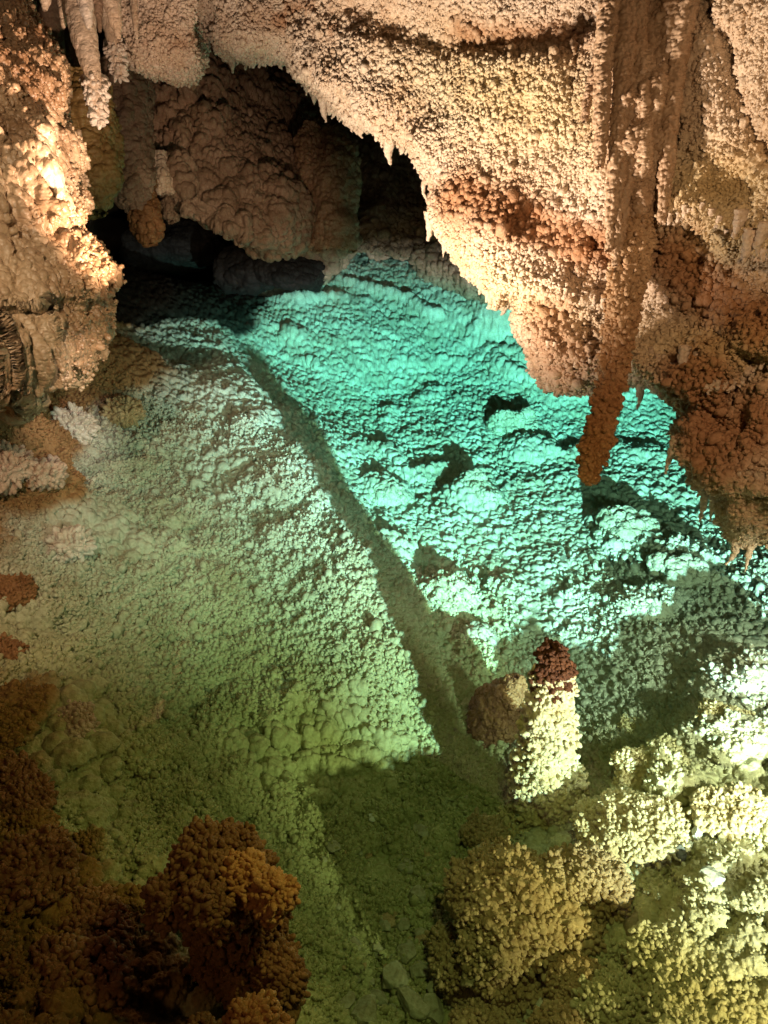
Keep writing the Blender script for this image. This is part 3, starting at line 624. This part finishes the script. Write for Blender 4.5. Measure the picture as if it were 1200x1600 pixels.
for k, (x0, y0, x1, y1, d, r, lab) in enumerate([
    (98, -40, 99, 44, 4.9, .035, 'narrow pointed stalactite close beside the long frosted stalactite'),
    (72, -30, 70, 16, 4.7, .04, 'short stubby pale stalactite above the left flowstone wall'),
    (128, -30, 139, 46, 4.6, .045, 'pale white stalactite hanging in front of the long frosted stalactite'),
    (150, -20, 156, 50, 5.0, .03, 'slim grey stalactite right of the white one by the frosted tip'),
    (170, -20, 186, 62, 5.0, .05, 'crusted pink stalactite beside the pale popcorn lobe'),
    (205, -40, 214, 66, 5.3, .022, 'thin straight pinkish stalactite lying against the pale popcorn lobe'),
    (45, -30, 47, 5, 4.8, .03, 'tiny pale stalactite tip at the top edge over the left wall'),
    (30, -20, 60, 150, 6.6, .10, 'dim grey drapery column in the dark gap behind left wall'),
    (70, -20, 92, 175, 6.9, .12, 'dim olive drapery column hanging behind the left stalactites'),
    (100, 0, 118, 150, 7.2, .10, 'dark ribbed column deep in the gap at top left')]):
    hang('stalactite', [(x0 + (x1 - x0) * t, y0 + (y1 - y0) * t, d) for t in (0, .33, .66, 1)], [r * 1.3, r, r * .75, r * .15], [M_ceil, M_ceil, M_white, M_back, M_ceil, M_ceil, M_ceil, M_back, M_back, M_back][k], lab, layers=SM(k + 5), nu=160, nv=60, seed=k)
for k, (x0, y0, x1, y1, d, r, lab) in enumerate([
    (118, 130, 150, 330, 6.3, .20, 'golden brown flowstone column hanging behind the left wall'),
    (140, 170, 165, 290, 6.6, .15, 'golden brown rounded drape beside the hanging column'),
    (185, 110, 212, 330, 7.4, .22, 'dim knobbly column hanging over the black recess'),
    (214, 270, 234, 382, 7.5, .11, 'reddish brown stalactite pointing into the black recess'),
    (246, 240, 259, 300, 7.7, .05, 'small pale stalactite in the dark niche of back wall'),
    (262, 270, 268, 345, 8.0, .06, 'thin dark stalactite hanging in the niche above black recess')]):
    hang('stalactite', [(x0 + (x1 - x0) * t, y0 + (y1 - y0) * t, d) for t in (0, .25, .5, .8, 1)], [r, r * 1.1, r * .95, r * .8, r * .25], [M_gold, M_gold, M_back, M_brn, M_ceil, M_back][k], lab,
         layers=[lambda P: np.abs(vnoise(P * [1, 1, .15], .10, 2)) * .07, L_pop(.09, .5), L_pop(.04, .7)], nu=200, nv=110, seed=k + 30)
# ---- the standing column against the back wall
hang('cave_column', [(520,205,8.9),(524,230,8.8),(528,262,8.7),(526,292,8.7),(522,330,8.65),(524,355,8.65),(524,394,8.7)], [.06, .14, .20, .23, .17, .20, .19], M_col, 'brown fluted column standing in the water against the back wall', cat='column',
     layers=[lambda P: np.abs(vnoise(P * [1, 1, .12], .10, 1)) * .10 * sstep(1.75, 1.3, P[:, 2]), L_pop(.12, .35), L_pop(.05, .6)], nu=300, nv=200)
hang('cave_column', [(484,205,8.9),(484,235,8.8),(490,290,8.7),(494,340,8.7),(500,388,8.7)], [.10, .13, .08, .07, .08], M_col, 'slimmer knobbly column just beside the brown fluted column', cat='column',
     layers=[L_pop(.14, .5), L_pop(.05, .7)], nu=260, nv=140, seed=4)
# ---- fringe of stalactite teeth along the lower edge of the overhang
gx, gy, gd = proj(flat(OG)); okm = (gd < 6.5) & (gy > 0) & (gy < 900)
OGf = flat(OG)[okm]; gx = gx[okm]; gy = gy[okm]
order = np.lexsort((-gy, (gx // 6).astype(int))); kx = (gx[order] // 6).astype(int); first = np.r_[True, kx[1:] != kx[:-1]]
edge = {int(a): OGf[i] for a, i in zip(kx[first], order[first])}
edge_py = {int(a): gy[i] for a, i in zip(kx[first], order[first])}
rr = np.random.default_rng(11); nt = 0
def tooth(P, ln, r, k, lab='small pointed stalactite tooth fringing the lower edge of the overhang', grp='small teeth fringing the overhang'):
    pp = [P + np.array([0, 0, .04]), P, P - [rr.normal() * .006, 0, ln * .5], P - [rr.normal() * .01, 0, ln]]
    G, Nn, R = tube(pp, [r * 1.2, r, r * .6, r * .12], 36, 18, [L_pop(.022, .5, off=k)])
    o = link('stalactite_tooth', mesh('stalactite_tooth', flat(G) - P, grid_faces(36, 18, True)), M_ceil, label=lab, cat='stalactite', group=grp)
    o.location = P
x = 190
while x < 1215:
    k = int(x // 6)
    if k in edge and not 895 < x < 975:
        P = edge[k]; big = rr.random() < .16 and x > 340; ln = (rr.uniform(.06, .15) if big else rr.uniform(.02, .055)) * (1 if 340 < x < 700 else .6)
        tooth(P + np.array([0, .01, .01]), ln, ln * rr.uniform(.16, .26) + .006, nt); nt += 1
    x += rr.uniform(3, 8) if x < 860 else rr.uniform(6, 18)
for ln_, hh, am, x0, x1 in LEDGES:
    if am < .05: continue
    x = x0 + 5
    while x < min(x1, 1205):
        y = float(np.interp(x, *zip(*ln_))) + rr.uniform(-3, 8)
        tooth(at(x, y, depth_at(x, y - 10) + .005), rr.uniform(.008, .032), rr.uniform(.004, .009), nt, 'tiny stalactite tooth under a crusty ledge on the face of the overhang', 'tiny teeth under the ledges'); nt += 1
        x += rr.uniform(5, 15)
for x, ln in ((665, .17), (690, .10), (997, .17), (1052, .17), (1098, .2), (1110, .16), (1150, .14), (1180, .18)):
    k = x // 6
    if k in edge: tooth(edge[k] + np.array([0, .01, .01]), ln * .8, .015, x)
for (x, y, d, ln) in [(1068,556,3.2,.12),(1090,562,3.2,.13),(1120,585,3.15,.10),(1170,375,2.85,.09),(1192,365,2.8,.08),(1155,345,2.9,.06),(1140,560,3.1,.08)]:
    tooth(at(x, y, d), ln, .018, x)
print('fringe', nt, time.time() - T0)
# ================================================================== ROCKS AND CLUMPS
def clump(name, label, cat, parts, mat, group=None, crust=0, kr=.009, kel=1.7, kmat=None, seed=0, up=-1.0, kjit=.5):
    """parts: list of (center, r3, sub, rough, layers, facet)"""
    c0 = np.array(parts[0][0], float); c0[2] -= parts[0][1][2] * .8
    Vs = []
    for k, (c, r3, sub, rough, layers, fac) in enumerate(parts):
        Vs.append(blob(c, r3, sub, rough, layers, seed + k, facet=fac, rotz=seed * 1.3 + k))
    V, Fc = merge(Vs)
    o = link(name, mesh(name, V - c0, Fc), mat, label=label, cat=cat, group=group); o.location = c0
    if crust:
        Nn = tri_normals(V, Fc); r2 = np.random.default_rng(seed + 1); i = r2.integers(0, len(V), crust); i = i[Nn[i, 2] > up]
        Vk, Fk = knobs(V[i], Nn[i], kr, kel, seed=seed, jit=kjit)
        k = link('popcorn_crust', mesh('popcorn_crust', Vk - c0, Fk), kmat or mat, parent=o); k['kind'] = 'stuff'
    return o
_fx, _fy, _fd = proj(flat(FG)); _fs = (_fx > -80) & (_fx < 1280) & (_fy > 300) & (_fy < 1720); _fP = flat(FG)[_fs]; _fx = _fx[_fs]; _fy = _fy[_fs]; _fd = _fd[_fs]
def seat(x, y):
    q = (np.abs(_fx - x) < 5) & (np.abs(_fy - y) < 5)
    return _fP[q][np.argsort(_fd[q])[q.sum() // 4]].astype(float) if q.any() else atz(x, y, -.5)
PL = [L_pop(.07, .35), L_pop(.026, .8), L_pop(.012, .7, w=0)]
PF = [L_pop(.05, .4), L_pop(.02, .9)]
# brown stump, bottom left
sx, sy = -.415, 1.27
G, Nn, R = tube([(sx + .01, sy, .44), (sx, sy, .42), (sx - .01, sy, .36), (sx, sy, .28), (sx + .02, sy, .12), (sx + .02, sy, -.1), (sx + .02, sy, -.35)], [.03, .09, .105, .085, .095, .10, .11], 420, 420, [L_pop(.10, .45), L_pop(.04, .7), L_pop(.017, .9)])
st_ = link('stalagmite', mesh('stalagmite', flat(G) - [sx, sy, 0], grid_faces(420, 420, True)), M_brn, label='broad dark brown stump of popcorn rising above the water with ragged top', cat='stalagmite'); st_.location = (sx, sy, 0)
r2 = np.random.default_rng(8); i = r2.integers(0, 420 * 420, 4200); Vk, Fk = knobs(flat(G)[i], flat(Nn)[i], .0058, 1.8, seed=8, jit=.8)
k_ = link('popcorn_crust', mesh('popcorn_crust', Vk - [sx, sy, 0], Fk), M_brn, parent=st_); k_['kind'] = 'stuff'
for k, (x, y, d, r, lab) in enumerate([(380,1345,1.94,.055,'bright orange popcorn head on top of the brown stump'),(262,1385,1.90,.048,'dark brown popcorn head jutting from the stump top beside pool'),(428,1372,1.90,.042,'orange lip of popcorn overhanging the stump side'),
        (320,1390,1.86,.045,'rust brown popcorn knob at the front rim of the stump'),(440,1500,2.02,.055,'orange brown popcorn shoulder growing low on the stump side'),(398,1580,1.72,.055,'rounded tan popcorn knob at foot of the brown stump'),(320,1610,1.75,.05,'dark rust popcorn knob low in front of the stump')]):
    r *= .8; c = at(x, y + 26, d); clump('popcorn_cluster', lab, 'popcorn cluster', [(c, (r, r, r * .85), 5, .3, PF, 0)], M_org if k in (0, 2, 5) else M_brn, crust=900, kr=.0058, kel=1.9, kjit=.8, seed=k + 3)
# white frosted clumps on the left bank
for x, y, r, lab, m in ((112,668,.105,'larger white frosted popcorn ball on the left bank above the water',M_white),(60,692,.075,'smaller white frosted popcorn ball at foot of the flowstone wall',M_white),(70,738,.06,'pinkish popcorn knob on the bank below the white balls',M_pink),
        (195,645,.10,'brown popcorn mound breaking the water beside the white ball',M_tan),(108,845,.06,'pale frosted popcorn tuft lying on the green left slope',M_white),(5,728,.13,'tan popcorn mound at the left edge below the terraces',M_pink)):
    c = atz(x, y, .07) if m is M_white and y < 800 else seat(x, y + 12) + [0, 0, r * .5]; clump('popcorn_ball', lab, 'popcorn cluster', [(c, (r, r, r * (.9 if m is M_white else .5)), 5, .3, PF, 0)], m, crust=600, kr=.013, kel=2.4, seed=x)
# brown heads along the left edge, breaking the surface
for x, y, z, r, lab in ((8,930,.10,.12,'dark red brown popcorn mound at the left edge'),(5,1020,.10,.08,'small red brown popcorn mound under the darker one'),(118,1128,-.10,.10,'pinkish brown popcorn patch breaking the surface on the left slope'),
        (5,1215,.22,.10,'dark rust popcorn mound on the lower left bank'),(30,1262,.18,.09,'orange brown popcorn mound next to rust mound'),(30,1380,.2,.13,'orange popcorn mound on the lower left bank'),(140,1440,.12,.11,'rust popcorn mound between bank and stump'),(90,1540,.18,.12,'brown popcorn mound in the bottom left corner')):
    r *= .75; c = seat(x, min(y, 1600)); clump('popcorn_mound', lab, 'popcorn cluster', [(c, (r * 1.4, r * 1.1, r * .45), 5, .6, PF, 0)], M_pink if x == 118 else M_brn, crust=1100, kr=.0066, kel=1.9, kjit=.8, seed=x + 2, up=0)
# the big crusted boulder on the bottom right
c = atz(840, 1415, -.56)
bo = clump('boulder', 'large boulder thickly crusted with tan popcorn in front of the stalagmite', 'boulder', [(c + [-.05, 0, 0], (.27, .20, .15), 6, .5, PL, 4), (c + [.17, .04, .02], (.17, .15, .14), 6, .45, PL, 3), (c + [-.16, -.10, -.05], (.16, .12, .10), 6, .4, PL, 3)], M_tan, crust=8500, kr=.0068, kel=1.8, seed=2, up=-.1)
for nm, q, r3, sd in (('bare_face', c + [.35, -.13, -.02], (.085, .10, .14), 21), ('bare_face', c + [-.20, -.20, -.09], (.15, .09, .07), 22)):
    V, Fc = blob(q, r3, 5, .3, [lambda P: fbm(P, .03, 3) * .006], sd, facet=9); link(nm, mesh(nm, V - np.array(bo.location), Fc), M_bare, parent=bo)
for k, (x, y, z, r3, m, cr, lab) in enumerate([
    (765,1312,-.62,(.14,.09,.05),M_tan,500,'flat grey rock behind the crusted boulder beside the stalagmite foot'),
    (720,1535,-.55,(.10,.09,.09),M_tan,900,'greenish popcorn rock left below the big crusted boulder'),
    (700,1480,-.62,(.08,.07,.06),M_tan,500,'small crusted rock wedged at the left foot of the boulder'),
    (800,1540,-.52,(.11,.10,.08),M_tan,1100,'rounded popcorn rock below the middle of the big boulder'),
    (905,1560,-.50,(.10,.09,.09),M_tan,1000,'tan popcorn rock beneath the pale bare face of the boulder'),
    (1000,1570,-.42,(.14,.10,.07),M_olv,1300,'olive popcorn mound running along the bottom right'),
    (1110,1590,-.35,(.17,.12,.08),M_olv,1300,'lit olive popcorn mound in the bottom right corner'),
    (880,1620,-.42,(.10,.08,.07),M_tan,800,'popcorn rock at the very bottom beside the pale stub'),
    (760,1610,-.50,(.12,.08,.06),M_tan,800,'crusted rock at the bottom edge left of the pale stub'),
    (1060,1520,-.44,(.15,.10,.06),M_olv,1200,'low olive popcorn hummock behind the corner mound'),
    (1010,1290,-.55,(.13,.11,.09),M_yel,1200,'yellow popcorn hummock between stalagmite and white stones'),
    (945,1310,-.60,(.11,.08,.05),M_yel,1200,'yellow popcorn hummock at the right foot of the stalagmite'),
    (1000,1215,-.66,(.08,.08,.10),M_yel,900,'pointed pale popcorn knoll right of the stalagmite'),
    (1045,1185,-.68,(.10,.07,.05),M_yel,600,'low pale popcorn knoll behind the pointed one'),
    (1135,1130,-.66,(.11,.09,.06),M_yel,700,'pale yellow popcorn knoll against the dark shaded hollow'),
    (1135,1275,-.45,(.10,.08,.08),M_yel,800,'cream popcorn knoll above the white stones'),
    (985,1130,-.78,(.035,.03,.025),M_yel,120,'tiny isolated pale popcorn tuft in the shaded hollow'),
    (1045,1310,-.50,(.05,.045,.09),M_olv,500,'dark olive popcorn stub beside the white stones')]):
    q = seat(x, min(y, 1640)) + [0, 0, r3[2] * (.45 if m is M_tan else .15)]; r3 = r3 if m is M_tan else (r3[0] * 1.3, r3[1] * 1.3, r3[2] * .6); clump('popcorn_rock', lab, 'popcorn rock', [(q, r3, 5, .5, PF, 3)], m, crust=int(cr * 1.7), kr=.0064, kel=1.7, seed=k + 60, up=-.2)
for k, (x, y, z, r3, m, lab) in enumerate([
    (1112,1372,-.34,(.050,.045,.03),M_chalk,'dazzling white stone lying nearest the hidden pool lamp'),(1092,1305,-.42,(.028,.025,.03),M_chalk,'small white stone above the dazzling larger white stone'),(1075,1322,-.44,(.022,.02,.03),M_chalk,'narrow white chip leaning beside the small white stone'),
    (1062,1340,-.43,(.03,.03,.05),M_dstone,'dark grey stone standing beside the white chips'),
    (622,1535,-.70,(.055,.045,.035),M_stone,'pale angular stone with a flat lit top, bottom centre'),(660,1520,-.70,(.04,.035,.03),M_stone,'angular stone right of the flat topped stone'),(640,1565,-.68,(.06,.035,.025),M_stone,'flat slab of limestone under the angular stones'),
    (590,1560,-.72,(.045,.03,.022),M_stone,'low tilted stone left of the flat slab'),(575,1590,-.70,(.05,.04,.025),M_stone,'greenish stone at the bottom edge of the picture'),(632,1490,-.74,(.035,.03,.02),M_stone,'small wedge stone above the angular ones'),
    (676,1580,-.64,(.045,.04,.04),M_stone,'blocky stone beside the crusted rock at the bottom'),(540,1570,-.74,(.04,.025,.018),M_stone,'thin stone chip near the brown stump foot'),
    (583,1277,-.86,(.035,.022,.008),M_chalk,'thin pale green stone flake lying alone on the olive floor'),(521,1320,-.84,(.035,.025,.012),M_stone,'oval olive pebble on the floor above the stump'),
    (640,1350,-.86,(.04,.03,.014),M_stone,'flat stone on the olive floor near the boulder'),(655,1400,-.82,(.03,.03,.02),M_stone,'small stone touching the shaded side of the boulder'),
    (662,1300,-.88,(.04,.028,.012),M_stone,'dull flat stone in the shade behind the boulder'),(850,1580,-.36,(.032,.035,.05),M_chalk,'pale smooth yellow green stub poking up at bottom right')]):
    q = seat(x, y) + [0, 0, r3[2] * .6]; r3 = tuple(v * (1.35 if m is M_stone else 1) for v in r3)
    V, Fc = blob(q, r3, 5, .12, [lambda P: fbm(P, .02, 3, 1) * .003], k + 90, facet=14, rotz=k * .9)
    o = link('stone', mesh('stone', V - q, Fc), m, label=lab, cat='stone'); o.location = q
rs = np.random.default_rng(44)
for k in range(70):
    if k < 50: x, y = rs.normal(615, 70), rs.uniform(1430, 1600)
    else: x, y = rs.uniform(440, 760), rs.uniform(1240, 1440)
    if x < 500 and y > 1380: continue
    r0 = rs.uniform(.010, .026) * (1.2 if k < 50 else .8); q = seat(x, y) + [0, 0, r0 * .3]
    V, Fc = blob(q, (r0 * rs.uniform(.9, 1.5), r0 * rs.uniform(.8, 1.2), r0 * rs.uniform(.4, .8)), 3, .15, [], k + 300, facet=10, rotz=k * 1.7)
    o = link('stone_chip', mesh('stone_chip', V - q, Fc), M_stone if k % 3 else M_tan, label='small broken stone chip strewn on the olive floor left of the boulder', cat='stone chip', group='stone chips strewn on the olive floor'); o.location = q
# drowned boulders standing out of the turquoise crust
for k, (x, y, z, r3, lab) in enumerate([
    (990,835,-.95,(.26,.17,.13),'rounded drowned boulder with a pale front under the long stalactite'),(800,665,-.98,(.24,.13,.13),'dark backed boulder in the middle of the turquoise floor'),
    (745,768,-1.0,(.16,.12,.11),'drowned boulder with a shadowed back near the floor centre'),(742,1005,-1.05,(.11,.09,.09),'small drowned boulder left behind the brown stalagmite tip'),
    (705,920,-1.05,(.15,.09,.08),'low drowned boulder beside the shaded ridge foot'),(600,775,-.98,(.12,.09,.09),'small boulder at the foot of the long ridge'),
    (1062,900,-.85,(.08,.24,.10),'elongated drowned rock casting a dark strip at the right')]):
    q = atz(x, y, z); clump('drowned_boulder', lab, 'boulder', [(q, r3, 6, .5, [L_pop(.12, .45), L_pop(.055, .9), L_pop(.026, .8, w=0)], 5), (q + [r3[0] * .7, -.05, -.03], (r3[0] * .6, r3[1] * .8, r3[2] * .7), 5, .4, [L_pop(.08, .45), L_pop(.035, .8)], 4)], M_floor2, seed=k + 130)
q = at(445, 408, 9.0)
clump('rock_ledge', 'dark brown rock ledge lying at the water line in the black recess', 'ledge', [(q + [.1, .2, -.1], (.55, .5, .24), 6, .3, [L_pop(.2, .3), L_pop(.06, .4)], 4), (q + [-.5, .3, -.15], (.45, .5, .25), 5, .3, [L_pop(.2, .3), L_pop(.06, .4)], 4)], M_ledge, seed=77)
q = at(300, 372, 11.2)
clump('rock_ledge', 'mass of rock at the far end of the recess, coloured black as shade', 'ledge', [(q, (1.3, .6, .35), 6, .3, [L_pop(.2, .3), L_pop(.06, .4)], 4)], M_ledge, seed=78)
# unseen blocker added over the pool lamps, keeping their light off the back wall
hs = bpy.data.objects.new('pool_light_blocker', None); COL.objects.link(hs); hs.location = (LP[0], LP[1], LP[2] - .24)
hs['label'] = 'black light blocker on a post added beyond the right bank, out of the picture'; hs['category'] = 'light blocker'
ang = math.atan2(.45 - LP[0], 8.5 - LP[1])
def boxm(x0, x1, y0, y1, z0, z1):
    V = np.array([[x, y, z] for z in (z0, z1) for y in (y0, y1) for x in (x0, x1)]); c, s_ = math.cos(-ang), math.sin(-ang)
    return V @ np.array([[c, s_, 0], [-s_, c, 0], [0, 0, 1]]), np.array([[0, 2, 3, 1], [4, 5, 7, 6], [0, 1, 5, 4], [2, 6, 7, 3], [0, 4, 6, 2], [1, 3, 7, 5]])
for nm, b in (('top_blocker', (-.42, .42, -.08, .36, .256, .264)), ('front_blocker', (-.42, .42, .352, .362, .2255, .256)), ('back_plate', (-.10, .10, -.085, -.078, .10, .262)), ('post', (-.015, .015, -.10, -.085, -.45, .20))):
    V, Fc = boxm(*b); me = mesh(nm, V, Fc); me.polygons.foreach_set('use_smooth', np.zeros(6, bool)); link(nm, me, M_black, parent=hs)
print('all', time.time() - T0)
